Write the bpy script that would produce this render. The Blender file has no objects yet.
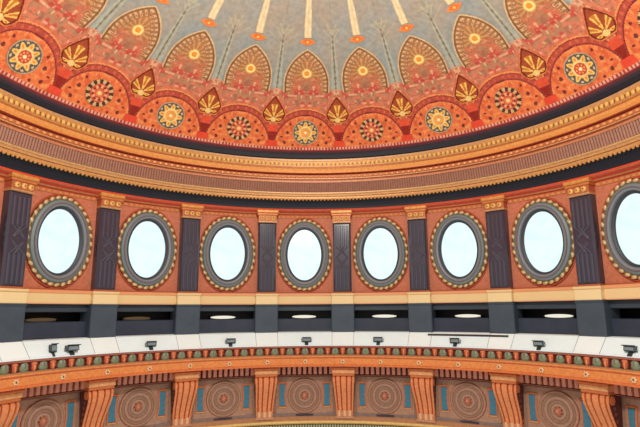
import bpy, math
import numpy as np
from mathutils import Matrix, Vector

PI = math.pi
BAY = PI / 10            # twenty bays round the rotunda
PHASE = -0.0547          # turn of the whole ring about its axis
K0, K1 = -6, 6           # bays that are built
scene = bpy.context.scene
col = scene.collection


# ------------------------------------------------------------------ colour
MUTE = .92               # saturation scale, kept low against colour from bounced light


def lin(c):
    c = np.asarray(c, float) / 255.0
    g = (c * (.3, .55, .15)).sum(-1, keepdims=True)
    c = g + (c - g) * MUTE
    return np.where(c <= 0.04045, c / 12.92, ((c + 0.055) / 1.055) ** 2.4)


def C(r, g, b):
    return np.array([r, g, b], float)


WHITE = C(234, 251, 255); CREAM = C(226, 192, 138); TAN = C(206, 138, 84); GOLD = C(224, 166, 78)
ORANGE = C(222, 118, 58); REDOR = C(222, 70, 34); RED = C(186, 60, 42); MAROON = C(104, 34, 28)
SLATE = C(62, 56, 70); DARK = C(26, 28, 38); TAUPE = C(172, 122, 98); TEAL = C(66, 124, 144)
LEAF = C(126, 134, 102); PLUM = C(108, 70, 58); WALLC = C(196, 110, 78); GREY = C(104, 106, 110)


# ------------------------------------------------------------------ materials
def nodes(m):
    m.use_nodes = True
    nt = m.node_tree
    return nt, nt.nodes, nt.links, nt.nodes['Principled BSDF']


def painted(name, rough=0.6, metal=0.0, wear=0.34, scale=11.0, bump=0.15, spec=0.3):
    """surface colour from the mesh's own paint layer, broken up by noise wear"""
    m = bpy.data.materials.new(name)
    nt, n, l, p = nodes(m)
    a = n.new('ShaderNodeAttribute'); a.attribute_name = 'Col'
    tc = n.new('ShaderNodeTexCoord')
    nz = n.new('ShaderNodeTexNoise'); nz.inputs['Scale'].default_value = scale; nz.inputs['Detail'].default_value = 6
    l.new(tc.outputs['Object'], nz.inputs['Vector'])
    mr = n.new('ShaderNodeMapRange')
    mr.inputs['To Min'].default_value = 1 - wear; mr.inputs['To Max'].default_value = 1 + wear
    l.new(nz.outputs['Fac'], mr.inputs['Value'])
    mx = n.new('ShaderNodeVectorMath'); mx.operation = 'MULTIPLY'
    l.new(a.outputs['Color'], mx.inputs[0]); l.new(mr.outputs['Result'], mx.inputs[1])
    l.new(mx.outputs['Vector'], p.inputs['Base Color'])
    p.inputs['Roughness'].default_value = rough
    p.inputs['Metallic'].default_value = metal
    p.inputs['Specular IOR Level'].default_value = spec
    if bump:
        b = n.new('ShaderNodeBump'); b.inputs['Strength'].default_value = bump; b.inputs['Distance'].default_value = 0.02
        n2 = n.new('ShaderNodeTexNoise'); n2.inputs['Scale'].default_value = 30
        l.new(tc.outputs['Object'], n2.inputs['Vector'])
        l.new(n2.outputs['Fac'], b.inputs['Height']); l.new(b.outputs['Normal'], p.inputs['Normal'])
    return m


M_paint = painted('painted_plaster')
M_fresco = painted('dome_fresco', rough=0.85, wear=0.34, scale=7.0, bump=0.0, spec=0.1)
M_gilt = painted('gilded_plaster', rough=0.4, metal=0.15, wear=0.4, scale=13)
M_marble = painted('polished_dark_marble', rough=0.42, wear=0.25, scale=2.5, bump=0.0, spec=0.3)
M_slate = painted('polished_slate', rough=0.2, wear=0.15, scale=3.0, bump=0.0, spec=0.6)
M_stone = painted('pale_marble', rough=0.5, wear=0.05, scale=2.0, bump=0.05)
M_metal = painted('enamelled_metal', rough=0.45, wear=0.08)


def emissive(name, c, strength, mottled=0.0):
    m = bpy.data.materials.new(name)
    nt, n, l, p = nodes(m)
    p.inputs['Base Color'].default_value = (.06, .07, .07, 1)
    p.inputs['Roughness'].default_value = 0.2
    tc = n.new('ShaderNodeTexCoord')
    nz = n.new('ShaderNodeTexNoise'); nz.inputs['Scale'].default_value = 2.2; nz.inputs['Detail'].default_value = 4
    l.new(tc.outputs['Object'], nz.inputs['Vector'])
    mr = n.new('ShaderNodeMapRange'); mr.inputs['From Min'].default_value = 0.3; mr.inputs['From Max'].default_value = 0.6
    mr.inputs['To Min'].default_value = strength * (1 - mottled); mr.inputs['To Max'].default_value = strength
    l.new(nz.outputs['Fac'], mr.inputs['Value'])
    p.inputs['Emission Color'].default_value = (*lin(c), 1)
    l.new(mr.outputs['Result'], p.inputs['Emission Strength'])
    return m


M_pane = emissive('daylit_frosted_glass', C(222, 250, 253), 0.95, 0.13)
M_streak = emissive('bright_slot_streak', C(255, 248, 228), .78)  # glow of the bright streaks in the dado slot
M_dim = emissive('dim_slot_streak', C(190, 150, 100), .16)


# ------------------------------------------------------------------ mesh builder
class MB:
    def __init__(self):
        self.v = []; self.f = []; self.c = []; self.n = 0

    def add(self, verts, faces, colour):
        """faces: list of index tuples; colour: one colour or one per face"""
        verts = np.asarray(verts, float).reshape(-1, 3)
        self.v.append(verts)
        o = self.n
        for f in faces:
            self.f.append(tuple(int(i) + o for i in f))
        cc = np.asarray(colour, float)
        if cc.ndim == 1:
            cc = np.tile(cc, (len(faces), 1))
        self.c.append(cc)
        self.n += len(verts)

    def box(self, x0, x1, y0, y1, z0, z1, c):
        v = [(x, y, z) for z in (z0, z1) for y in (y0, y1) for x in (x0, x1)]
        self.add(v, [(0, 1, 3, 2), (4, 6, 7, 5), (0, 4, 5, 1), (2, 3, 7, 6), (0, 2, 6, 4), (1, 5, 7, 3)], c)

    def bevel_box(self, x0, x1, y0, y1, z0, z1, c, b=0.02):
        """box whose front (low y) edges are chamfered"""
        v = [(x0, y1, z0), (x1, y1, z0), (x1, y1, z1), (x0, y1, z1),
             (x0, y0 + b, z0), (x1, y0 + b, z0), (x1, y0 + b, z1), (x0, y0 + b, z1),
             (x0 + b, y0, z0 + b), (x1 - b, y0, z0 + b), (x1 - b, y0, z1 - b), (x0 + b, y0, z1 - b)]
        f = [(0, 3, 2, 1)]
        for i in range(4):
            j = (i + 1) % 4
            f += [(i, j, 4 + j, 4 + i), (4 + i, 4 + j, 8 + j, 8 + i)]
        f.append((8, 9, 10, 11))
        self.add(v, f, c)

    def rbox(self, a0, a1, r0, r1, z0, z1, c):
        """block bounded by two angles, two radii and two heights"""
        v = [(r * math.sin(a), r * math.cos(a), z) for z in (z0, z1) for r in (r0, r1) for a in (a0, a1)]
        self.add(v, [(0, 1, 3, 2), (4, 6, 7, 5), (0, 4, 5, 1), (2, 3, 7, 6), (0, 2, 6, 4), (1, 5, 7, 3)], c)

    def ring(self, prof, cols, ka=K0 - .5, kb=K1 + .5, per=16):
        """profile of (r, z) swept about the axis; cols: one per profile segment"""
        n = max(2, int(round((kb - ka) * per)))
        th = np.linspace(ka, kb, n + 1) * BAY + PHASE
        m = len(prof)
        V = np.array([[(r * math.sin(a), r * math.cos(a), z) for (r, z) in prof] for a in th]).reshape(-1, 3)
        F = []; Cc = []
        single = np.asarray(cols[0]).ndim == 0
        for i in range(n):
            for j in range(m - 1):
                F.append((i * m + j, i * m + j + 1, (i + 1) * m + j + 1, (i + 1) * m + j))
                Cc.append(cols if single else cols[j % len(cols)])
        self.add(V, F, np.array(Cc))

    def ellipse_sweep(self, prof, cols, a, b, n=72, cz=0.0):
        """profile of (e, y) carried round an ellipse with half axes a+e, b+e (x, z)"""
        m = len(prof)
        V = []
        for i in range(n):
            t = 2 * PI * i / n
            for e, y in prof:
                V.append(((a + e) * math.cos(t), y, cz + (b + e) * math.sin(t)))
        F = []; Cc = []
        for i in range(n):
            k = (i + 1) % n
            for j in range(m - 1):
                F.append((i * m + j, i * m + j + 1, k * m + j + 1, k * m + j))
                Cc.append(cols[j % len(cols)])
        self.add(V, F, np.array(Cc))

    def blob(self, cx, cy, cz, rx, ry, rz, c, nu=8, nv=5, R=None):
        V = [(0, 0, 1)]
        for j in range(1, nv):
            for i in range(nu):
                p = PI * j / nv; t = 2 * PI * i / nu
                V.append((math.sin(p) * math.cos(t), math.sin(p) * math.sin(t), math.cos(p)))
        V.append((0, 0, -1))
        V = np.array(V) * (rx, ry, rz)
        if R is not None:
            V = V @ np.array(R).T
        V = V + (cx, cy, cz)
        F = [(0, 1 + i, 1 + (i + 1) % nu) for i in range(nu)]
        for j in range(nv - 2):
            for i in range(nu):
                a = 1 + j * nu + i; b = 1 + j * nu + (i + 1) % nu
                F.append((a, a + nu, b + nu, b))
        L = len(V) - 1; o = 1 + (nv - 2) * nu
        F += [(L, o + (i + 1) % nu, o + i) for i in range(nu)]
        self.add(V, F, c)

    def blob_ring(self, k, r, z, rx, ry, rz, c, nu=8, nv=5):
        a = k * BAY + PHASE
        R = [[math.cos(a), math.sin(a), 0], [-math.sin(a), math.cos(a), 0], [0, 0, 1]]
        self.blob(r * math.sin(a), r * math.cos(a), z, rx, ry, rz, c, nu, nv, R)

    def strip(self, x0, x1, prof, back, c, sx=None):
        """front curve prof (y, z) from top to bottom, extruded x0..x1 and closed on y = back; sx(z) scales x"""
        sx = sx or (lambda z: 1.0)
        m = len(prof)
        V = []
        for x in (x0, x1):
            for y, z in prof: V.append((x * sx(z), y, z))
            for y, z in prof: V.append((x * sx(z), back, z))
        F = []
        for i in range(m - 1):
            F += [(i, i + 1, 2 * m + i + 1, 2 * m + i), (i, m + i, m + i + 1, i + 1), (2 * m + i, 2 * m + i + 1, 3 * m + i + 1, 3 * m + i)]
        F += [(0, 2 * m, 3 * m, m), (m - 1, 2 * m - 1, 4 * m - 1, 3 * m - 1)]
        self.add(V, F, c)

    def tube(self, pts, rad, c, n=8):
        pts = [Vector(p) for p in pts]
        V = []; F = []
        for i, p in enumerate(pts):
            d = (pts[min(i + 1, len(pts) - 1)] - pts[max(i - 1, 0)]).normalized()
            u = d.orthogonal().normalized() if abs(d.z) > .9 else d.cross(Vector((0, 0, 1))).normalized()
            w = d.cross(u)
            for j in range(n):
                t = 2 * PI * j / n
                V.append(p + rad * (u * math.cos(t) + w * math.sin(t)))
        for i in range(len(pts) - 1):
            for j in range(n):
                k = (j + 1) % n
                F.append((i * n + j, i * n + k, (i + 1) * n + k, (i + 1) * n + j))
        F.append(tuple(range(n))); F.append(tuple((len(pts) - 1) * n + j for j in range(n)))
        self.add(V, F, c)

    def mesh(self, name, mat, smooth=False):
        V = np.concatenate(self.v)
        me = bpy.data.meshes.new(name)
        me.from_pydata(V.tolist(), [], self.f)
        at = me.attributes.new('Col', 'FLOAT_COLOR', 'FACE')
        c = lin(np.concatenate(self.c))
        at.data.foreach_set('color', np.concatenate([c, np.ones((len(c), 1))], 1).astype(np.float32).ravel())
        me.materials.append(mat)
        if smooth:
            me.polygons.foreach_set('use_smooth', [True] * len(me.polygons))
        me.validate(); me.update()
        return me

    def build(self, name, mat, parent=None, smooth=False):
        return link(name, self.mesh(name, mat, smooth), parent)


def link(name, data, parent=None):
    o = bpy.data.objects.new(name, data)
    col.objects.link(o)
    if parent is not None:
        o.parent = parent
    return o


def struct(o, label=None, cat=None):
    o['kind'] = 'structure'
    if label: o['label'] = label
    if cat: o['category'] = cat
    return o


def thing(name, label, cat, k, r, z, group=None):
    """Empty on the ring: local x runs along the wall, y outwards, z up"""
    a = k * BAY + PHASE
    o = link(name, None)
    o.location = (r * math.sin(a), r * math.cos(a), z)
    o.rotation_euler = (0, 0, -a)
    o['label'] = label; o['category'] = cat
    if group: o['group'] = group
    return o


ORD = {1: 'first', 2: 'second', 3: 'third', 4: 'fourth', 5: 'fifth', 6: 'sixth', 7: 'seventh', 8: 'eighth'}
VISW = list(range(-3, 5))        # windows in the photograph, left to right


def wname(k):
    """how a window is pointed at"""
    i = k + 4
    return {1: 'leftmost oval window', 8: 'cut-off window at right edge'}.get(i, ORD.get(i, '') + ' oval window from left')


# ================================================================== DOME
DZ, DR = 0.8011, 10.4256
PH0 = math.radians(36.5)


def dome_pts(th, s, lift=0.0):
    ph = PH0 + s / DR
    q = np.clip((s - .6) / 2.8, 0, 1)
    R = DR - lift - .20 * q * q * (3 - 2 * q)     # the crown is a little flatter than a true sphere
    return np.stack([R * np.cos(ph) * np.sin(th), R * np.cos(ph) * np.cos(th), DZ + R * np.sin(ph)], -1)


def wob(x, y, f, seed):
    return (np.sin(f * x + 1.7 * seed + 1.3 * np.sin(f * .8 * y + seed)) * np.cos(f * 1.1 * y - .6 * seed + 1.1 * np.sin(f * .7 * x + 2 * seed)))


def put(base, mask, c, amt=1.0):
    m = (mask * amt)[..., None] if np.asarray(amt).ndim == 0 else (mask * amt)[..., None]
    return base * (1 - m) + np.asarray(c, float) * m


LAT = np.random.RandomState(7).rand(64, 64)


def vn(x, y, f, seed):
    """smooth lattice noise, 0..1"""
    x = x * f + seed * 7.31; y = y * f + seed * 3.77
    i = np.floor(x).astype(int); j = np.floor(y).astype(int); u = x - i; v = y - j
    u = u * u * (3 - 2 * u); v = v * v * (3 - 2 * v)
    g = lambda a, b: LAT[a % 64, b % 64]
    return (g(i, j) * (1 - u) + g(i + 1, j) * u) * (1 - v) + (g(i, j + 1) * (1 - u) + g(i + 1, j + 1) * u) * v


def foliage(base, x, s):
    ax = np.abs(x)
    b = put(base, vn(ax, s, 6, 1) > .6, C(160, 124, 88), .6)
    b = put(b, np.abs(vn(ax, s, 3.5, 2) - .5) < .035, C(132, 96, 70), .6)
    b = put(b, vn(ax, s, 8, 3) > .66, C(200, 70, 58), .75)
    b = put(b, vn(ax, s, 10, 4) > .78, C(224, 176, 134), .7)
    b = put(b, vn(ax, s, 11, 5) > .8, C(146, 84, 68), .45)
    return b


def field_colour(th, s):
    """painted ground of the dome: bay angle folded about each bay centre"""
    q = (th - PHASE) / BAY
    k = np.round(q)
    loc = (q - k) * BAY                      # angle from bay centre
    ph = PH0 + s / DR
    r = DR * np.cos(ph)
    m = np.abs(loc) * r                      # metres from bay centre
    mh = (BAY / 2 - np.abs(loc)) * r         # metres from bay edge
    # sky
    n1 = .5 + .5 * wob(th * 9, s, 2.1, 3.0) * 1.0
    n2 = .5 + .5 * wob(th * 9, s, 5.3, 8.0)
    sky = C(140, 146, 142) * (1 - n1[..., None]) + C(156, 144, 128) * n1[..., None]
    warm = np.clip((s - 3.2) / 2.0, 0, 1) * .55
    sky = put(sky, np.ones_like(s), C(172, 146, 124), warm * (.5 + .5 * n2))
    c = sky
    # pale flanks and stems of the little trees between the arches
    c = put(c, (mh < .17 - .06 * (s - 1.8)) & (s > 1.7) & (s < 3.6), C(176, 174, 148), .6)
    c = put(c, (mh < .028 + .01 * np.sin(s * 26)) & (s > 1.75) & (s < 3.95), C(112, 104, 86), .8)
    for s0, sl in ((3.55, .75), (3.75, 1.3), (3.9, 2.6)):
        c = put(c, (np.abs(mh - (s - s0) / sl * .9) < .03) & (s > s0) & (s < s0 + .45), C(178, 164, 130), .6)
    c = put(c, (np.abs(s - 4.12) < .035) & (mh < .3), C(178, 164, 126), .5)
    # faint verticals higher up
    c = put(c, (mh < .02) & (s > 4.2), C(140, 128, 110), .5)
    # rose ground with foliage
    edge = 1.74 + .04 * np.sin(mh * 30)
    rose = foliage(np.broadcast_to(C(202, 114, 84), c.shape).copy(), m, s)
    c = np.where((s < edge)[..., None], rose, c)
    # warm border above the lunettes
    e = (m / 1.26) ** 2 + ((s + .78) / 1.46) ** 2
    c = put(c, (e < 1.62) & (s < 1.5), C(206, 104, 70), .6)
    c = put(c, (e < 1.46), C(226, 138, 78), .9)
    c = put(c, e < 1.36, C(146, 52, 48), 1)
    c = put(c, e < 1.31, C(176, 72, 54), 1)
    an = np.arctan2((s + .78) / 1.46, m / 1.26)
    c = put(c, (e < 1.27) & (e > 1.12) & (np.sin(an * 40) > .35), C(206, 98, 62), .8)
    c = put(c, e < 1.06, C(130, 44, 46), 1)
    # orange lunette ground
    lun = e < 1.0
    c = put(c, lun, C(222, 112, 62))
    c = put(c, lun & (vn(m, s, 7, 6) > .62), C(204, 84, 48), .7)
    c = put(c, lun & (vn(m, s, 10, 8) > .74), C(228, 146, 80), .7)
    for (mx, sy, rr) in ((.72, -.02, .07), (.84, -.42, .065), (.6, .32, .05), (.52, -.52, .05), (.95, -.2, .045)):
        c = put(c, (np.hypot(m - mx, s - sy) < rr), C(104, 44, 44), .9)
    # red vase at each bay edge
    c = put(c, (mh < .19) & (s < .28) & (s > -.02), C(214, 76, 48))
    c = put(c, (mh < .19 - .3 * (.0 - s)) & (s < -.02) & (s > -.36), C(142, 40, 30))
    c = put(c, (mh < .22) & (s < -.36) & (s > -.66), C(220, 70, 46))
    # beaded foot
    c = put(c, s < -.6, C(168, 64, 54))
    bead = np.sin(loc / BAY * 2 * PI * 22) > -.1
    c = put(c, (s < -.625) & (s > -.72) & bead, C(222, 166, 138), .9)
    c = put(c, s < -.74, C(104, 46, 50))
    return c


def dome_mesh():
    s = np.concatenate([np.arange(-.84, 5.6, .032), np.linspace(5.62, 9.72, 40)])
    per = 112
    th = np.linspace(K0 - .5, K1 + .5, (K1 - K0 + 1) * per + 1) * BAY + PHASE
    S, T = np.meshgrid(s, th, indexing='ij')
    V = dome_pts(T, S).reshape(-1, 3)
    ns, nt = S.shape
    i = np.arange(ns - 1)[:, None] * nt + np.arange(nt - 1)[None]
    F = np.stack([i, i + 1, i + nt + 1, i + nt], -1).reshape(-1, 4)
    Sc = .25 * (S[:-1, :-1] + S[1:, :-1] + S[:-1, 1:] + S[1:, 1:]); Tc = .25 * (T[:-1, :-1] + T[1:, :-1] + T[:-1, 1:] + T[1:, 1:])
    return fast_mesh('ceiling', V, F, field_colour(Tc, Sc).reshape(-1, 3), M_fresco)


def fast_mesh(name, V, F, cols, mat):
    me = bpy.data.meshes.new(name)
    me.vertices.add(len(V)); me.vertices.foreach_set('co', V.astype(np.float32).ravel())
    me.loops.add(F.size); me.loops.foreach_set('vertex_index', F.astype(np.int32).ravel())
    me.polygons.add(len(F))
    me.polygons.foreach_set('loop_start', np.arange(0, F.size, 4, dtype=np.int32))
    me.update(calc_edges=True)
    at = me.attributes.new('Col', 'FLOAT_COLOR', 'FACE')
    at.data.foreach_set('color', np.concatenate([lin(cols), np.ones((len(F), 1))], 1).astype(np.float32).ravel())
    me.polygons.foreach_set('use_smooth', np.ones(len(F), bool))
    me.materials.append(mat)
    me.validate(); me.update()
    return me


def patch(name, m0, m1, s0, s1, inside, colour, step=.022, lift=.02, s_ref=None):
    """draped panel on the dome about bay centre 0: cells of a fine grid that lie inside the outline"""
    ms = np.linspace(m0, m1, max(3, int((m1 - m0) / step)) + 1)
    ss = np.linspace(s0, s1, max(3, int((s1 - s0) / step)) + 1)
    S, Mm = np.meshgrid(ss, ms, indexing='ij')
    r = DR * np.cos(PH0 + S / DR)
    Sc = .25 * (S[:-1, :-1] + S[1:, :-1] + S[:-1, 1:] + S[1:, 1:]); Mc = .25 * (Mm[:-1, :-1] + Mm[1:, :-1] + Mm[:-1, 1:] + Mm[1:, 1:])
    ok = inside(Mc, Sc)
    V = dome_pts(Mm / r, S, lift).reshape(-1, 3)
    nt = S.shape[1]
    i = np.arange(S.shape[0] - 1)[:, None] * nt + np.arange(nt - 1)[None]
    F = np.stack([i, i + 1, i + nt + 1, i + nt], -1)[ok]
    cols = colour(Mc, Sc)[ok]
    used, inv = np.unique(F, return_inverse=True)
    return fast_mesh(name, V[used], inv.reshape(-1, 4), cols, M_fresco)


def full(x, c):
    return np.broadcast_to(np.asarray(c, float), x.shape + (3,)).copy()


def star_medallion(core, points):
    def colour(m, s):
        rad = np.hypot(m, s); an = np.arctan2(m, s)
        c = full(m, C(176, 152, 116))
        c = put(c, rad < .475, C(92, 84, 80))
        c = put(c, (rad < .44) & (rad > .38) & (np.cos(an * points + PI) > .6), C(206, 178, 130))
        c = put(c, rad < .27 + .17 * np.abs(np.cos(an * points / 2)) ** 2, C(228, 182, 92))
        c = put(c, (rad < .37) & (np.cos(an * points) > .8) & (rad > .25), C(222, 128, 54))
        c = put(c, rad < .245, C(232, 198, 130))
        c = put(c, rad < .2, core)
        c = put(c, (np.abs(rad - .12) < .035) & (np.cos(an * 8) > 0), C(230, 150, 90))
        c = put(c, rad < .06, C(244, 214, 160))
        return c
    return patch('medallion', -.52, .52, -.52, .52, lambda m, s: np.hypot(m, s) < .51, colour)


def dotted_medallion():
    def colour(m, s):
        rad = np.hypot(m, s); an = np.arctan2(m, s)
        c = full(m, C(202, 122, 72))
        c = put(c, rad < .46, C(78, 50, 42))
        c = put(c, (rad > .32) & (rad < .45) & (np.cos(an * 12) > .1), C(206, 164, 110))
        c = put(c, rad < .32, C(192, 80, 54))
        c = put(c, (np.abs(rad - .22) < .06) & (np.cos(an * 8) > .2), C(226, 150, 104))
        c = put(c, (np.abs(rad - .22) < .03) & (np.cos(an * 8 + PI) > .3), C(120, 40, 36))
        c = put(c, rad < .13, C(212, 116, 66))
        c = put(c, rad < .07, C(236, 190, 120))
        return c
    return patch('medallion', -.5, .5, -.5, .5, lambda m, s: np.hypot(m, s) < .475, colour)


CS0, CH = .36, 1.14


def cw(t):
    t = np.clip(t, 0, 1)
    return np.where(t < .3, .27 + .21 * np.sin(t / .3 * PI / 2), .48 * (1 - np.clip((t - .3) / .7, 0, 1) ** 1.35))


def cartouche_mesh():
    def colour(m, s):
        t = (s - CS0) / CH
        w = np.maximum(cw(t), 1e-3); a = np.abs(m)
        d = np.minimum(w - a, np.minimum(s - CS0, (CS0 + CH - s) * .6))
        c = full(m, C(214, 116, 60))
        c = put(c, d > .035, C(112, 40, 32))
        c = put(c, d > .1, C(160, 70, 40))
        an = np.arctan2(m, s - CS0 - .18); rd = np.hypot(m, s - CS0 - .18)
        pet = (np.cos(an * 7) > -.05) & (rd > .1) & (rd < .58 - .1 * np.abs(an))
        c = put(c, pet & (d > .09), C(228, 176, 80))
        c = put(c, pet & (d > .09) & (np.cos(an * 7) > .8) & (rd > .2), C(188, 110, 44))
        c = put(c, (np.hypot(m / 1.2, (s - CS0 - .14)) < .1), C(226, 188, 110))
        return c
    return patch('cartouche', -.5, .5, CS0, CS0 + CH, lambda m, s: np.abs(m) < cw((s - CS0) / CH), colour)


AS0, AH, AW = 1.93, 1.5, .88
RG = (AH ** 2 + AW ** 2) / (2 * AW)


def arch_d(m, s):
    h = np.maximum(s - AS0, 0)
    return RG - np.hypot(h, np.abs(m) + RG - AW)


def arch_mesh():
    def colour(m, s):
        h = s - 1.66; d = arch_d(m, s)
        a = np.arctan2(s - AS0, np.abs(m) + RG - AW)
        c = full(m, C(204, 170, 124))
        c = put(c, d > .05, C(128, 84, 54))
        c = put(c, d > .1, C(160, 106, 68))
        fa = np.arctan2(np.abs(m), h - .78 + .0); fr = np.hypot(m, h - .78)
        rib = np.cos(a * 58) > .1
        c = put(c, (d > .12) & (d < .33) & rib, C(206, 166, 116))
        c = put(c, (d > .2) & (d < .3) & (np.cos(a * 58) > .75), C(160, 98, 62))
        c = put(c, (d > .35), C(172, 112, 70))
        c = put(c, (d > .36) & (np.cos(fa * 14) > .25) & (fr < .5), C(198, 148, 90), .85)
        low = np.clip((.66 - h) / .25, 0, 1) * (d > .3)
        fol = foliage(full(m, C(196, 106, 74)), m, s)
        c = c * (1 - low[..., None]) + fol * low[..., None]
        c = put(c, fr < .2, C(218, 164, 96))
        c = put(c, fr < .165, C(246, 214, 128))
        c = put(c, fr < .1, C(226, 138, 46))
        return c
    return patch('arch_panel', -AW, AW, 1.62, AS0 + AH, lambda m, s: arch_d(m, s) > 0, colour)


def ray_w(s):
    return .14 * np.cos(PH0 + s / DR) / np.cos(PH0 + 3.85 / DR)


def ray_mesh():
    def colour(m, s):
        q = np.abs(m) / ray_w(s)
        c = full(m, C(190, 164, 124))
        c = put(c, q < .8, C(220, 196, 152))
        c = put(c, (q < .2), C(214, 180, 128))
        return c
    return patch('ray', -.17, .17, 3.86, 8.6, lambda m, s: (np.abs(m) < ray_w(s)), colour, step=.03)


def flower_mesh():
    def colour(m, s):
        q = np.abs(m) / .3 + np.abs(s - 3.7) / .15
        c = full(m, C(214, 128, 70))
        c = put(c, q < .75, C(222, 106, 44))
        c = put(c, np.hypot(m, s - 3.7) < .05, C(240, 180, 90))
        return c
    return patch('flower', -.3, .3, 3.56, 3.84, lambda m, s: (np.abs(m) / .3) ** 1.4 + (np.abs(s - 3.7) / .14) ** 1.4 < 1, colour, step=.02)


dome = struct(link('ceiling', dome_mesh()), 'painted plaster dome with orange lunettes below a grey-blue sky', 'ceiling')
me_star = {0: star_medallion(C(222, 150, 62), 8), 1: star_medallion(C(196, 70, 46), 8)}
me_dot = dotted_medallion(); me_car = cartouche_mesh(); me_arch = arch_mesh(); me_ray = ray_mesh(); me_flo = flower_mesh()


def on_dome(name, me, k, label=None):
    o = link(name, me, dome)
    o.rotation_euler = (0, 0, -(k * BAY + PHASE))
    if label: o['label'] = label
    return o


for k in range(-5, 6):
    if k % 2 == 0:
        on_dome('medallion', me_star[0 if abs(k) <= 2 else 1], k, 'round medallion with a yellow eight-pointed star')
    else:
        on_dome('medallion', me_dot, k, 'round red medallion ringed with cream dots')
    on_dome('arch_panel', me_arch, k, 'brown pointed arch with cream ribs round a golden flower')
    on_dome('flower', me_flo, k, 'small orange flower above the arch tip')
    on_dome('ray', me_ray, k, 'cream ray rising to the crown of the dome')
for k in range(-5, 5):
    on_dome('cartouche', me_car, k + .5, 'pointed dark red cartouche with a gilt palmette')

# ================================================================== DRUM WALL
CZ = 2.2925; GA, GB = .695, 1.045; HOLE = .30
WZ0, WZ1 = .60, 4.12


def wall_mesh():
    mb = MB()
    X = 10 * BAY / 2
    phis = sorted(set([2 * PI * i / 72 for i in range(72)] + [math.atan2(z - CZ, x) % (2 * PI) for x in (-X, X) for z in (WZ0, WZ1)]))
    n = len(phis); steps = 6
    for k in range(K0, K1 + 1):
        V = []
        for p in phis:
            c, s = math.cos(p), math.sin(p)
            e = 1 / math.hypot(c / (GA + HOLE), s / (GB + HOLE)); ex, ez = e * c, e * s
            t = min([(X / abs(c)) if abs(c) > 1e-9 else 1e9, ((WZ1 - CZ) / s) if s > 1e-9 else ((WZ0 - CZ) / s if s < -1e-9 else 1e9)])
            ox, oz = t * c, t * s
            for j in range(steps + 1):
                q = j / steps
                x = ex + (ox - ex) * q; z = ez + (oz - ez) * q
                a = x / 10 + k * BAY + PHASE
                V.append((9.92 * math.sin(a), 9.92 * math.cos(a), CZ + z))
        F = []
        for i in range(n):
            i2 = (i + 1) % n
            for j in range(steps):
                F.append((i * (steps + 1) + j, i * (steps + 1) + j + 1, i2 * (steps + 1) + j + 1, i2 * (steps + 1) + j))
        mb.add(V, F, WALLC)
    return mb.mesh('wall_far', M_paint)


struct(link('wall_far', wall_mesh()), 'rosy terracotta drum wall behind the oval windows', 'wall')

# windows
w_frame = MB()
w_frame.ellipse_sweep([(-.01, .06), (-.005, -.03), (.05, -.06), (.075, -.06), (.085, -.13), (.15, -.15), (.16, -.17), (.185, -.17), (.195, -.14), (.27, -.11), (.30, -.07), (.31, .02)],
                      [C(52, 50, 54), C(58, 56, 60), C(72, 72, 78), C(108, 114, 120), C(120, 126, 132), C(106, 84, 90), C(122, 96, 98), C(106, 104, 110), C(112, 126, 126), C(98, 110, 108), C(80, 84, 84)], GA, GB, 80)
me_frame = w_frame.mesh('oval_frame', M_metal)
w_border = MB()
w_border.ellipse_sweep([(.29, -.06), (.33, -.09), (.41, -.07), (.43, .0)], [C(120, 92, 62), C(136, 92, 56), C(110, 58, 40)], GA, GB, 80)
NB = 32
for i in range(NB):
    t0 = 2 * PI * i / NB
    a, b = GA + .365, GB + .365
    x, z = a * math.cos(t0), b * math.sin(t0)
    tx, tz = -a * math.sin(t0), b * math.cos(t0); L = math.hypot(tx, tz); tx, tz = tx / L, tz / L
    ang = math.atan2(tz, tx) + .35
    ca, sa = math.cos(ang), math.sin(ang)
    w_border.blob(x, -.075, z, .098, .04, .06, C(208, 178, 124), 8, 5, R=[[ca, 0, -sa], [0, 1, 0], [sa, 0, ca]])
me_border = w_border.mesh('gilt_border', M_gilt, True)
w_outer = MB()
w_outer.ellipse_sweep([(.42, .03), (.43, -.03), (.455, -.04), (.485, -.025), (.495, .03)], [C(150, 56, 36), C(186, 70, 40), C(176, 74, 44), C(150, 56, 36)], GA, GB, 80)
me_outer = w_outer.mesh('red_bead', M_paint, True)
w_pane = MB()
NP = 64
w_pane.add([(0, .03, 0)] + [((GA + .02) * math.cos(2 * PI * i / NP), .03, (GB + .02) * math.sin(2 * PI * i / NP)) for i in range(NP)],
           [(0, 1 + i, 1 + (i + 1) % NP) for i in range(NP)], WHITE)
me_pane = w_pane.mesh('glass_pane', M_pane)

for i, k in enumerate(range(-5, 6)):
    lab = ('oval window with a grey frame and gilt border, ' + wname(k)) if k in VISW else 'oval window with a grey frame outside the photograph'
    w = thing('window_%d' % (i + 1), lab, 'window', k, 9.89, CZ)
    struct(w)
    link('oval_frame', me_frame, w); link('gilt_border', me_border, w)
    link('red_bead', me_outer, w); link('glass_pane', me_pane, w)

# ================================================================== PILASTERS
PZ = -.80           # foot of the pedestal
mb = MB()           # shaft: slab with raised fillets and a knot of lozenges at mid height
mb.bevel_box(-.36, .36, -.22, .25, .73, 3.55, SLATE, .06)
F1 = C(74, 70, 84)
for x in (-.225, -.075, .075, .225):
    mb.bevel_box(x - .04, x + .04, -.255, -.2, .82, 1.72, F1, .02)
    mb.bevel_box(x - .04, x + .04, -.255, -.2, 2.55, 3.42, F1, .02)
for x0, x1 in ((-.225, .225), (.225, -.225), (-.075, .225), (.075, -.225)):
    pts = []
    for q in range(9):
        tri = 1 - abs(q / 4 - 1)
        pts.append((x0 + (x1 - x0) * tri, -.222 - .003 * x0, 1.72 + .83 * q / 8))
    mb.tube(pts, .024, F1, 6)
me_shaft = mb.mesh('shaft', M_slate)

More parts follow.
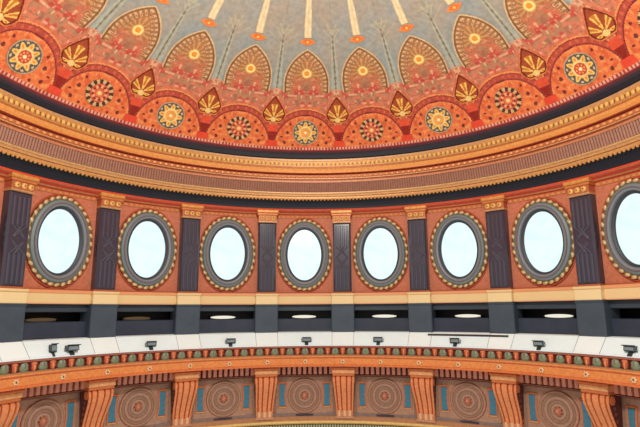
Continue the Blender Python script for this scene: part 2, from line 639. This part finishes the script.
mb = MB()           # capital: necking, band of rosettes, gilt cap
mb.bevel_box(-.38, .38, -.25, .2, 3.545, 3.62, C(200, 146, 96), .02)
mb.bevel_box(-.37, .37, -.235, .2, 3.61, 3.86, C(186, 98, 62), .01)
mb.bevel_box(-.41, .41, -.28, .2, 3.85, 3.94, C(206, 116, 62), .02)
mb.bevel_box(-.44, .44, -.33, .2, 3.935, 4.07, C(214, 142, 68), .03)
me_cap = mb.mesh('capital', M_gilt)
mb = MB()
mb.blob(0, 0, 0, .075, .05, .075, C(236, 190, 104), 10, 6)
mb.blob(0, -.04, 0, .035, .03, .035, C(176, 100, 50), 8, 5)
for i in range(8):
    mb.blob(.07 * math.cos(i * PI / 4), 0, .07 * math.sin(i * PI / 4), .032, .03, .032, C(226, 170, 90), 6, 4)
me_ros = mb.mesh('rosette', M_gilt, True)
mb = MB()
mb.bevel_box(-.43, .43, -.30, .2, .29, .62, C(236, 206, 150), .02)
mb.bevel_box(-.45, .45, -.33, .2, .62, .71, C(238, 200, 140), .025)
mb.bevel_box(-.41, .41, -.27, .2, .71, .77, C(182, 96, 60), .015)
me_base = mb.mesh('base', M_stone)
mb = MB()
mb.bevel_box(-.45, .45, -.27, .55, PZ, .30, C(68, 80, 92), .03)
mb.bevel_box(-.46, .46, -.29, .5, .2, .30, C(60, 70, 82), .02)
me_ped = mb.mesh('pedestal', M_marble)

PREF = 9.80
for k in range(-5, 5):
    if k == -4: lab = 'dark fluted pilaster left of the leftmost oval window, at the left edge'
    elif k == 3: lab = 'dark fluted pilaster left of the cut-off oval window at right edge'
    elif k in (-3, -2, -1, 0, 1, 2): lab = 'dark slate pilaster between the %s and %s oval windows from left' % (ORD[k + 4], ORD[k + 5])
    else: lab = 'dark slate pilaster beyond the %s edge of the view' % ('left' if k < 0 else 'right')
    t = thing('pilaster', lab, 'pilaster', k + .5, PREF, PZ, 'dark pilasters between the oval windows')
    for nm, me in (('shaft', me_shaft), ('capital', me_cap), ('base', me_base), ('pedestal', me_ped)):
        link(nm, me, t).location = (0, 0, -PZ)
    for x in (-.22, 0, .22):
        link('rosette', me_ros, t).location = (x, -.25, 3.735 - PZ)


# ================================================================== CORNICE OVER THE WINDOWS
def around(n_per, ka=K0 - .5, kb=K1 + .5):
    n = int(round((kb - ka) * n_per))
    return [ka + (i + .5) / n_per for i in range(n)]


tn = [0]


def trim(mb, mat, label, smooth=False):
    tn[0] += 1
    return struct(mb.build('trim_%d' % tn[0], mat, None, smooth), label, 'moulding')


mb = MB()    # architrave over the windows
mb.ring([(10.0, 3.72), (9.93, 3.72), (9.93, 3.80), (9.9, 3.80), (9.9, 3.93), (9.78, 3.96), (9.74, 3.99), (9.7, 3.99), (9.62, 4.04), (9.6, 4.06), (9.52, 4.07), (9.5, 4.11), (9.5, 4.12)],
        [C(178, 92, 58), C(198, 112, 66), C(180, 90, 54), C(196, 104, 60), C(206, 92, 54), C(228, 150, 100), C(228, 150, 100), C(208, 66, 40), C(224, 90, 60), C(230, 150, 112), REDOR, REDOR])
for k in around(16):
    mb.blob_ring(k, 9.9, 3.86, .07, .03, .05, C(210, 138, 76), 6, 4)
trim(mb, M_paint, 'red and peach architrave running over the oval windows')

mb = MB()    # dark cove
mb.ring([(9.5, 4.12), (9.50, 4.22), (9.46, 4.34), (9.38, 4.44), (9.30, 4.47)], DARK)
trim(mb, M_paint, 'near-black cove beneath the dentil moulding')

mb = MB()    # tan dentil moulding
mb.ring([(9.38, 4.46), (9.30, 4.47), (9.27, 4.50), (9.27, 4.58), (9.24, 4.60), (9.23, 4.66), (9.19, 4.70), (9.19, 4.745), (9.22, 4.75)],
        [C(150, 84, 48), C(188, 124, 68), C(200, 142, 82), C(150, 92, 54), C(204, 144, 86), C(196, 142, 88), C(202, 154, 98), C(160, 90, 60)])
for k in around(20):
    mb.blob_ring(k, 9.285, 4.475, .045, .05, .06, C(208, 148, 80), 6, 4)
trim(mb, M_gilt, 'tan dentil moulding above the dark cove')

mb = MB()    # plum reeded band
mb.ring([(9.21, 4.74), (9.16, 5.0), (9.12, 5.13)], PLUM)
for k in around(30):
    a = k * BAY + PHASE; h = .008 * .55
    mb.add([((r) * math.sin(a + d), (r) * math.cos(a + d), z) for (r, z) in ((9.205, 4.75), (9.115, 5.125)) for d in (-h, h)] +
           [((r - .03) * math.sin(a), (r - .03) * math.cos(a), z) for (r, z) in ((9.205, 4.75), (9.115, 5.125))],
           [(0, 4, 5, 2), (4, 1, 3, 5)], C(160, 108, 86))
trim(mb, M_paint, 'plum band of narrow reeds in the great cornice')

mb = MB()    # beads and fillets
mb.ring([(9.12, 5.12), (9.08, 5.13), (9.07, 5.2), (9.10, 5.22), (9.10, 5.25), (9.07, 5.27), (9.07, 5.31), (9.10, 5.33), (9.08, 5.44), (9.11, 5.46)],
        [C(140, 84, 62), C(196, 124, 84), C(160, 92, 62), C(138, 70, 44), C(150, 80, 50), C(206, 138, 84), C(150, 74, 44), C(190, 104, 62), C(120, 44, 26)])
for k in around(13):
    mb.blob_ring(k, 9.075, 5.375, .075, .045, .052, C(226, 150, 88), 8, 5)
trim(mb, M_gilt, 'row of gilt beads between tan fillets in the cornice')

mb = MB()    # orange cyma and gilt egg band
mb.ring([(9.11, 5.45), (9.03, 5.49), (9.0, 5.51), (8.98, 5.6), (8.95, 5.68), (8.97, 5.7), (8.97, 5.74), (8.95, 5.76), (8.93, 5.96), (8.91, 5.98), (8.90, 6.05), (8.94, 6.06)],
        [C(134, 44, 24), C(170, 66, 34), C(220, 138, 66), C(226, 150, 74), C(184, 106, 52), C(176, 92, 44), C(196, 130, 70), C(192, 132, 72), C(206, 148, 86), C(190, 138, 90), C(150, 100, 80)])
for k in around(16):
    mb.blob_ring(k, 8.94, 5.87, .055, .035, .075, C(228, 178, 88), 6, 5)
for k in [q + .5 / 16 for q in around(16)]:
    mb.blob_ring(k, 8.94, 5.85, .016, .03, .07, C(134, 72, 40), 4, 4)
trim(mb, M_gilt, 'orange cyma moulding with a gilt egg row under the dome')

mb = MB()    # dark fillet the dome springs from
mb.ring([(8.94, 6.06), (8.90, 6.10), (8.885, 6.24), (8.82, 6.30), (8.84, 6.345)], [DARK, DARK, C(58, 44, 52), C(74, 46, 50)])
trim(mb, M_paint, 'dark band at the springing of the painted dome')

# ================================================================== SILL BAND, DARK DADO, LEDGE
mb = MB()
mb.ring([(10.0, .78), (9.86, .775), (9.86, .735), (9.69, .72), (9.67, .63), (9.69, .61), (9.71, .33), (9.69, .31), (9.69, .29), (9.95, .285)],
        [C(160, 70, 44), C(176, 88, 56), C(214, 132, 82), C(226, 150, 98), C(224, 158, 104), C(232, 196, 138), C(226, 170, 124), C(210, 150, 110), C(120, 70, 66)])
trim(mb, M_stone, 'cream stone sill band below the oval windows')

mb = MB()    # dado of dark marble with a deep slot
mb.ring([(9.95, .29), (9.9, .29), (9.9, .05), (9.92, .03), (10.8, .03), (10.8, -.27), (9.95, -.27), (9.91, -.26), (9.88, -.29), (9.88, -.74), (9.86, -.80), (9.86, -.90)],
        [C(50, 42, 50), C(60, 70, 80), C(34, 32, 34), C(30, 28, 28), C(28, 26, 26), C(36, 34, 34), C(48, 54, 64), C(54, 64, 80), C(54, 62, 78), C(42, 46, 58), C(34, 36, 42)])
trim(mb, M_marble, 'dark polished dado with a deep slot above the white ledge')

mb = MB()    # white ledge in slabs
for k in range(K0, K1 + 1):
    for (a, b, c) in ((-.355, .355, WHITE), (.36, .64, C(240, 252, 252))):
        ka, kb = k + a, k + b
        mb.ring([(9.90, -.77), (9.56, -.785), (9.53, -.80), (9.17, -1.22), (9.14, -1.24), (9.14, -1.285), (9.22, -1.29)], c, ka, kb, 12)
        for kk in (ka, kb):
            pass
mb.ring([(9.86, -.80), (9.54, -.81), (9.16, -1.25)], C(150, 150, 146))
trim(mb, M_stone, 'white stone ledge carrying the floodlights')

# ================================================================== LOWER ENTABLATURE
mb = MB()    # leaf frieze
mb.ring([(9.200, -1.286), (9.110, -1.296), (9.110, -1.345), (9.180, -1.365), (9.180, -1.602), (9.090, -1.622), (9.070, -1.662)],
        [MAROON, C(168, 92, 72), C(120, 40, 30), C(112, 34, 26), C(150, 120, 90), C(196, 120, 70)])
for k in around(5):
    mb.blob_ring(k, 9.175, -1.52, .15, .05, .115, LEAF, 10, 6)
    mb.blob_ring(k, 9.165, -1.44, .12, .06, .09, C(142, 150, 122), 10, 6)
    mb.blob_ring(k, 9.15, -1.42, .035, .06, .10, C(112, 118, 90), 8, 5)
for k in [q + .1 for q in around(5)]:
    mb.blob_ring(k, 9.16, -1.40, .105, .06, .055, C(220, 120, 70), 8, 5)
    mb.blob_ring(k, 9.165, -1.49, .10, .05, .13, C(204, 88, 50), 8, 6)
    mb.blob_ring(k, 9.14, -1.50, .03, .05, .12, C(226, 150, 92), 6, 5)
    mb.blob_ring(k - .035, 9.17, -1.50, .025, .05, .14, MAROON, 6, 5)
    mb.blob_ring(k + .035, 9.17, -1.50, .025, .05, .14, MAROON, 6, 5)
trim(mb, M_paint, 'frieze of green leaves and red buds under the ledge', True)

mb = MB()    # orange fascia
mb.ring([(9.180, -1.642), (9.070, -1.652), (9.040, -1.691), (9.040, -1.721), (9.060, -1.741), (9.060, -1.958), (9.030, -1.978), (9.030, -2.037), (9.70, -2.07)],
        [C(180, 90, 50), C(224, 140, 76), C(196, 92, 48), C(206, 104, 54), C(230, 136, 68), C(214, 108, 54), C(224, 116, 58), C(130, 44, 30)])
fas = trim(mb, M_paint, 'orange fascia studded with small cream rosettes')
mb = MB()
mb.blob(0, 0, 0, .075, .035, .075, C(232, 180, 120), 10, 6)
for i in range(6):
    mb.blob(.06 * math.cos(i * PI / 3), -.01, .06 * math.sin(i * PI / 3), .035, .03, .035, C(238, 200, 150), 6, 4)
mb.blob(0, -.035, 0, .028, .02, .028, C(110, 70, 60), 8, 5)
me_stud = mb.mesh('rosette', M_gilt, True)
for k in range(-10, 11):
    kk = k / 2
    a = kk * BAY + PHASE
    o = link('rosette', me_stud, fas); o.location = (9.055 * math.sin(a), 9.055 * math.cos(a), -1.85); o.rotation_euler = (0, 0, -a)

mb = MB()    # dentil course
mb.ring([(9.70, -2.05), (9.72, -2.08), (9.74, -2.40), (9.70, -2.41), (9.70, -2.44), (10.02, -2.45)], [MAROON, C(96, 28, 24), C(120, 44, 34), C(150, 84, 64), C(150, 100, 80)])
for k in around(15):
    a = k * BAY + PHASE
    mb.rbox(a - .0062, a + .0062, 9.60, 9.75, -2.37, -2.10, C(226, 146, 116))
trim(mb, M_paint, 'course of small pink dentils over the relief panels')

mb = MB()    # frieze wall and base mouldings
mb.ring([(10.02, -2.42), (10.02, -3.84), (9.97, -3.85), (9.97, -3.96), (9.92, -3.98), (9.84, -4.03), (9.84, -4.10)],
        [C(158, 118, 94), C(146, 112, 94), C(138, 116, 108), C(176, 128, 98), C(196, 140, 100), C(190, 130, 90)])
struct(mb.build('wall_below', M_paint), 'taupe frieze wall behind the scroll brackets', 'wall')
mb = MB()
mb.ring([(9.84, -4.09), (9.78, -4.11), (9.77, -4.18), (9.80, -4.22), (9.86, -4.25), (9.86, -5.2)], [C(214, 160, 96), C(232, 190, 116), C(220, 168, 84), C(206, 150, 70), C(84, 72, 56)])
for k in around(30):
    a = k * BAY + PHASE
    mb.rbox(a - .0031, a + .0031, 9.80, 9.87, -5.2, -4.26, C(176, 176, 138))
trim(mb, M_gilt, 'gilt moulding above a green reeded band at the bottom')

# ================================================================== RELIEF PANELS
mb = MB()
mb.bevel_box(-1.13, 1.13, -.05, .03, -.70, .70, C(174, 130, 104), .03)
me_board = mb.mesh('board', M_paint)
mb = MB()
prof = [(0, -.075), (.02, -.085)]
for r0, r1, y, c in ():
    pass
mb.ellipse_sweep([(-.60, -.06), (-.48, -.05), (-.44, -.09), (-.40, -.10), (-.36, -.09), (-.33, -.065), (-.28, -.06), (-.22, -.11), (-.18, -.12), (-.14, -.11), (-.11, -.07), (-.06, -.08), (-.02, -.12), (.02, -.12), (.05, -.09), (.06, -.03)],
                 [C(168, 130, 102), C(144, 104, 84), C(170, 130, 102), C(174, 134, 108), C(140, 100, 82), C(156, 116, 92), C(148, 104, 84), C(170, 130, 104), C(174, 132, 106), C(144, 104, 84), C(158, 116, 92), C(144, 100, 78), C(174, 130, 102), C(176, 116, 90), C(140, 80, 60)], .60, .60, 48, 0)
for i in range(12):
    t = i * PI / 6
    mb.blob(.43 * math.cos(t), -.08, .43 * math.sin(t), .06, .03, .06, C(178, 126, 100), 6, 4)
me_round = mb.mesh('roundel', M_paint, True)
mb = MB()
mb.blob(0, -.10, 0, .12, .07, .14, C(190, 104, 76), 10, 6)
mb.blob(-.02, -.15, .02, .05, .04, .07, C(206, 140, 104), 8, 5)
for i in range(7):
    t = i * 2 * PI / 7
    mb.blob(.15 * math.cos(t), -.08, .15 * math.sin(t), .055, .03, .055, C(166, 116, 92), 6, 4)
me_boss = mb.mesh('boss', M_paint, True)
mb = MB()
mb.bevel_box(-.125, .125, -.07, 0, -.40, .40, TEAL, .01)
me_blue = mb.mesh('blue_inlay', M_paint)


def strips_mesh(side):
    mb = MB()
    for sgn in (side,):
        o = C(214, 112, 62)
        x0, x1 = sorted((sgn * 1.03, sgn * .985)); mb.bevel_box(x0, x1, -.09, 0, -.47, .47, o, .01)
        x0, x1 = sorted((sgn * 1.03, sgn * .71)); mb.bevel_box(x0, x1, -.085, 0, .43, .475, o, .01); mb.bevel_box(x0, x1, -.085, 0, -.475, -.43, C(216, 150, 96), .01)
        pts = [(sgn * (.70 + .05 * abs(math.sin(t * PI))), -.07, -.45 + .9 * t) for t in [i / 10 for i in range(11)]]
        mb.tube(pts, .03, o, 6)
    return mb.mesh('orange_frame', M_paint)


me_strips = (strips_mesh(-1), strips_mesh(1))
mb = MB()
mb.bevel_box(-.34, .34, -.035, .03, -.78, -.71, C(66, 62, 76), .01)
me_plate = mb.mesh('dark_plate', M_paint)

for k in range(-4, 5):
    if k in VISW: lab = 'taupe relief panel with roundel and blue strips, below the ' + wname(k)
    else: lab = 'taupe relief panel with roundel, beyond the left edge of the view'
    t = thing('relief_panel', lab, 'panel', k, 9.985, -3.18, 'relief panels between the scroll brackets')
    link('board', me_board, t)
    r = link('roundel', me_round, t); r.location = (0, 0, -.02)
    link('boss', me_boss, r)
    for x in (-.865, .865):
        b = link('blue_inlay', me_blue, t); b.location = (x, -.02, 0); b['label'] = 'teal blue inlay strip'
    for me in me_strips: link('orange_frame', me, t)
    link('dark_plate', me_plate, t)

# ================================================================== SCROLL BRACKETS
# local origin: back of the bracket at its foot; y=-.77 is the front of the cap
FZ = -3.97


def bracket_meshes():
    prof = []
    ctrl = [(-.60, 1.56), (-.66, 1.48), (-.665, 1.36), (-.63, 1.22), (-.55, 1.05), (-.44, .85), (-.33, .65), (-.25, .47), (-.20, .32), (-.19, .22)]
    sx = lambda z: .62 + .20 * max(0, min(1, z / 1.5))
    body = MB(); groove = MB()
    edges = [-.5, -.41, -.34, -.18, -.11, .11, .18, .34, .41, .5]
    for i in range(9):
        ridge = i % 2 == 0
        p = [(y if ridge else y + .055, z) for y, z in ctrl]
        (body if ridge else groove).strip(edges[i], edges[i + 1], p, -.02, C(226, 134, 76) if i in (0, 8) else (C(230, 140, 84) if ridge else C(196, 66, 38)), sx)
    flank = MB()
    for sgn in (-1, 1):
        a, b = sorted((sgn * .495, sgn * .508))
        flank.strip(a, b, [(y + .03, z) for y, z in ctrl], -.03, C(98, 44, 42), sx)  # dark maroon puts the shade of the bracket sides into the colour
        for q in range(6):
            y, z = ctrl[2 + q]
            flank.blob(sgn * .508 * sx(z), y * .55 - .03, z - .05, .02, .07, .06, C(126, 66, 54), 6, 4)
    # scroll rolls on both flanks
    for sgn in (-1, 1):
        for (y, z, r) in ((-.50, 1.40, .13), (-.14, .34, .08)):
            n = 14
            V = []; x0, x1 = sgn * .36, sgn * .425
            if z < 1: x0, x1 = sgn * .30, sgn * .345
            for x in (x0, x1):
                for q in range(n):
                    V.append((x, y + r * math.cos(2 * PI * q / n), z + r * math.sin(2 * PI * q / n)))
            F = [(q, (q + 1) % n, n + (q + 1) % n, n + q) for q in range(n)] + [tuple(range(n)), tuple(range(n, 2 * n))]
            body.add(V, F, C(214, 110, 60))
    cap = MB()
    cap.bevel_box(-.42, .42, -.70, 0, 1.56, 1.66, C(216, 116, 62), .03)
    cap.bevel_box(-.44, .44, -.735, 0, 1.65, 1.82, C(236, 164, 106), .03)
    cap.bevel_box(-.47, .47, -.765, 0, 1.81, 1.905, C(224, 112, 58), .03)
    foot = MB()
    foot.bevel_box(-.33, .33, -.22, 0, 0, .22, C(206, 128, 84), .02)
    for x in (-.2, 0, .2):
        foot.bevel_box(x - .05, x + .05, -.245, -.2, .02, .24, C(232, 180, 132), .02)
    foot.bevel_box(-.36, .36, -.25, 0, -.06, .02, C(198, 140, 104), .02)
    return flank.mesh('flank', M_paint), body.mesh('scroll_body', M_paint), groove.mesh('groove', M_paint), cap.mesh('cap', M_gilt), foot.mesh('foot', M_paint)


me_fk, me_sb, me_gr, me_bc, me_ft = bracket_meshes()
for k in range(-5, 5):
    if k == -4: lab = 'orange scroll bracket cut off by the left edge, below the leftmost pilaster'
    elif k in range(-3, 4): lab = 'orange scroll bracket under the ledge, %s from left, between roundel panels' % ORD[k + 5]
    else: lab = 'orange scroll bracket beyond the %s edge of the view' % ('left' if k < 0 else 'right')
    t = thing('scroll_bracket', lab, 'bracket', k + .5, 10.01, FZ, 'scroll brackets under the ledge')
    b = link('scroll_body', me_sb, t)
    g = link('groove', me_gr, b); g['label'] = 'red grooves between the orange ridges'
    link('flank', me_fk, b)['label'] = 'carved flanks with shade in their dark maroon colour'
    link('cap', me_bc, t); link('foot', me_ft, t)

# ================================================================== FLOODLIGHTS ON THE LEDGE
SL = math.atan2(.45, .48)     # slope of the ledge


def slope_z(r): return -.80 + (r - 9.53) * .42 / .36


def flood_meshes(w, h, d):
    base = MB()
    bw = w * .2
    dz = .42 / .36
    # plate lying on the slope (outer edge higher)
    V = []
    for up in (0.0, .03):
        for x in (-bw, bw):
            for y in (-.09, .09):
                V.append((x, y - up * .76, y * dz + up * .65))
    base.add(V, [(0, 1, 3, 2), (4, 6, 7, 5), (0, 4, 5, 1), (2, 3, 7, 6), (0, 2, 6, 4), (1, 5, 7, 3)], C(52, 56, 56))
    base.tube([(0, 0, .01), (0, -.01, .05)], .025, C(48, 52, 52), 8)
    yoke = MB()
    yoke.tube([(-w / 2 - .025, -.02, .07 + h * .55), (-w / 2 - .025, -.02, .03), (w / 2 + .025, -.02, .03), (w / 2 + .025, -.02, .07 + h * .55)], .014, C(56, 58, 58), 6)
    hous = MB()
    z0 = .04
    # tapering housing, open mouth tilted towards the dome
    fr = [(-w / 2, -d / 2, z0), (w / 2, -d / 2, z0), (w / 2, -d / 2 + .02, z0 + h), (-w / 2, -d / 2 + .02, z0 + h)]
    bk = [(-w * .36, d / 2, z0 + h * .12), (w * .36, d / 2, z0 + h * .12), (w * .36, d / 2, z0 + h * .8), (-w * .36, d / 2, z0 + h * .8)]
    hous.add(fr + bk, [(0, 1, 2, 3), (4, 7, 6, 5)] + [(i, i + 4, (i + 1) % 4 + 4, (i + 1) % 4) for i in range(4)], C(78, 88, 90))
    for i in range(4):
        x = -w * .3 + i * w * .2
        hous.box(x - .008, x + .008, d * .1, d / 2 + .04, z0 + h * .2, z0 + h * .9, C(50, 56, 56))
    hous.box(-w / 2 - .01, w / 2 + .01, -d / 2 - .06, -d / 2 + .04, z0 + h - .005, z0 + h + .018, C(48, 54, 54))
    lens = MB()
    lens.bevel_box(-w * .42, w * .42, -d / 2 - .012, -d / 2 + .012, z0 + h * .14, z0 + h * .86, C(126, 142, 146), .006)
    return base.mesh('base_plate', M_metal), yoke.mesh('yoke', M_metal), hous.mesh('housing', M_metal), lens.mesh('lens', M_marble)


fl = flood_meshes(.33, .14, .18)
fl_small = flood_meshes(.17, .22, .16)
fl_long = flood_meshes(.36, .16, .3)
spots = [(-3.10, fl_small, 'small upright black lamp beside the long floodlight, below leftmost oval window'),
         (-2.90, fl_long, 'long grey floodlight on the white ledge, second lamp from left'),
         (-1.98, fl, 'floodlight on the white ledge below the second oval window from left'),
         (-.98, fl, 'floodlight on the white ledge below the third oval window from left'),
         (0.02, fl, 'floodlight on the white ledge below the fourth oval window from left'),
         (.97, fl, 'floodlight on the white ledge below the fifth oval window from left'),
         (1.96, fl, 'floodlight on the ledge just below the thin dark rod'),
         (2.97, fl, 'floodlight on the white ledge below the seventh oval window from left'),
         (3.96, fl, 'floodlight on the white ledge at the right edge of the view')]
for k, ms, lab in spots:
    r = 9.225
    t = thing('floodlight', lab, 'lamp', k, r, slope_z(r) + .005, 'floodlights along the white ledge')
    for nm, me in zip(('base_plate', 'yoke', 'housing', 'lens'), ms):
        link(nm, me, t)

# thin dark rod lying along the back of the ledge
mb = MB()
pts = []
for i in range(25):
    k = 1.60 + (2.58 - 1.60) * i / 24
    a = k * BAY + PHASE
    r = 9.44
    pts.append((r * math.sin(a), r * math.cos(a), slope_z(r) + .04))
mb.tube(pts, .034, C(66, 48, 44), 8)
rod = mb.build('rod', M_metal)
rod['label'] = 'thin dark rod lying along the white ledge below the sixth oval window'; rod['category'] = 'rod'

# emissive spindles set deep in the dado slot form its bright streaks
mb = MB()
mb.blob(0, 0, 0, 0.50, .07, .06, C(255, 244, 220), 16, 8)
me_streak = mb.mesh('glow_spindle', M_streak, True); me_streak_dim = mb.mesh('glow_spindle', M_dim, True)
mb = MB()
mb.bevel_box(-.5, .5, .04, .14, -.158, -.05, C(120, 110, 92), .01)
me_back = mb.mesh('streak_back', M_metal)
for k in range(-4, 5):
    lab = ('slim streak %s in the dark slot below the ' % ('dim' if k < -1 else 'glowing') + wname(k)) if k in VISW else 'slim streak in the dark slot beyond the left edge'
    t = thing('slot_streak', lab, 'lamp', k, 10.5, -.27, 'streaks in the dark slot')
    link('glow_spindle', me_streak_dim if k < -1 else me_streak, t).location = (0, 0, .075)
    link('streak_back', me_back, t).location = (0, 0, .158)

# ================================================================== LIGHT
w = bpy.data.worlds.new('daylight'); scene.world = w; w.use_nodes = True
bg = w.node_tree.nodes['Background']
bg.inputs['Color'].default_value = (1.0, .95, .88, 1); bg.inputs['Strength'].default_value = .62


def lamp(name, kind, loc, energy, c, target=None, **kw):
    d = bpy.data.lights.new(name, kind); d.energy = energy; d.color = c
    for a, b in kw.items(): setattr(d, a, b)
    o = link(name, d); o.location = loc
    if target is not None:
        o.rotation_euler = (Vector(target) - Vector(loc)).to_track_quat('-Z', 'Y').to_euler()
    return o


lamp('added_upper_lamp', 'POINT', (0, -4.5, 7.3), 4000, (1, .95, .87), shadow_soft_size=.6)  # unseen lamp added high up to brighten the ledge and shadow the soffits

# ================================================================== CAMERA
f_px, cam_t, yaw, pit, rol = 508.39, 10.90, .0052, .1907, .0068
cy_, sy_ = math.cos(yaw), math.sin(yaw); cp, sp = math.cos(pit), math.sin(pit); cr, sr = math.cos(rol), math.sin(rol)
X1 = Vector((cy_, -sy_, 0)); Y1 = Vector((sy_, cy_, 0)); Z = Vector((0, 0, 1))
fwd = cp * Y1 + sp * Z; up0 = -sp * Y1 + cp * Z
right = cr * X1 - sr * up0; up = sr * X1 + cr * up0
cam = bpy.data.cameras.new('camera')
cam.sensor_width = 36; cam.lens = f_px / 640 * 36; cam.clip_end = 200
co = link('camera', cam)
co.matrix_world = Matrix(((right.x, up.x, -fwd.x, 0), (right.y, up.y, -fwd.y, -cam_t), (right.z, up.z, -fwd.z, 0), (0, 0, 0, 1)))
scene.camera = co

scene.view_settings.view_transform = 'Standard'; scene.view_settings.look = 'None'
scene.view_settings.exposure = 0.2; scene.view_settings.gamma = 1; scene.view_settings.use_curve_mapping = False
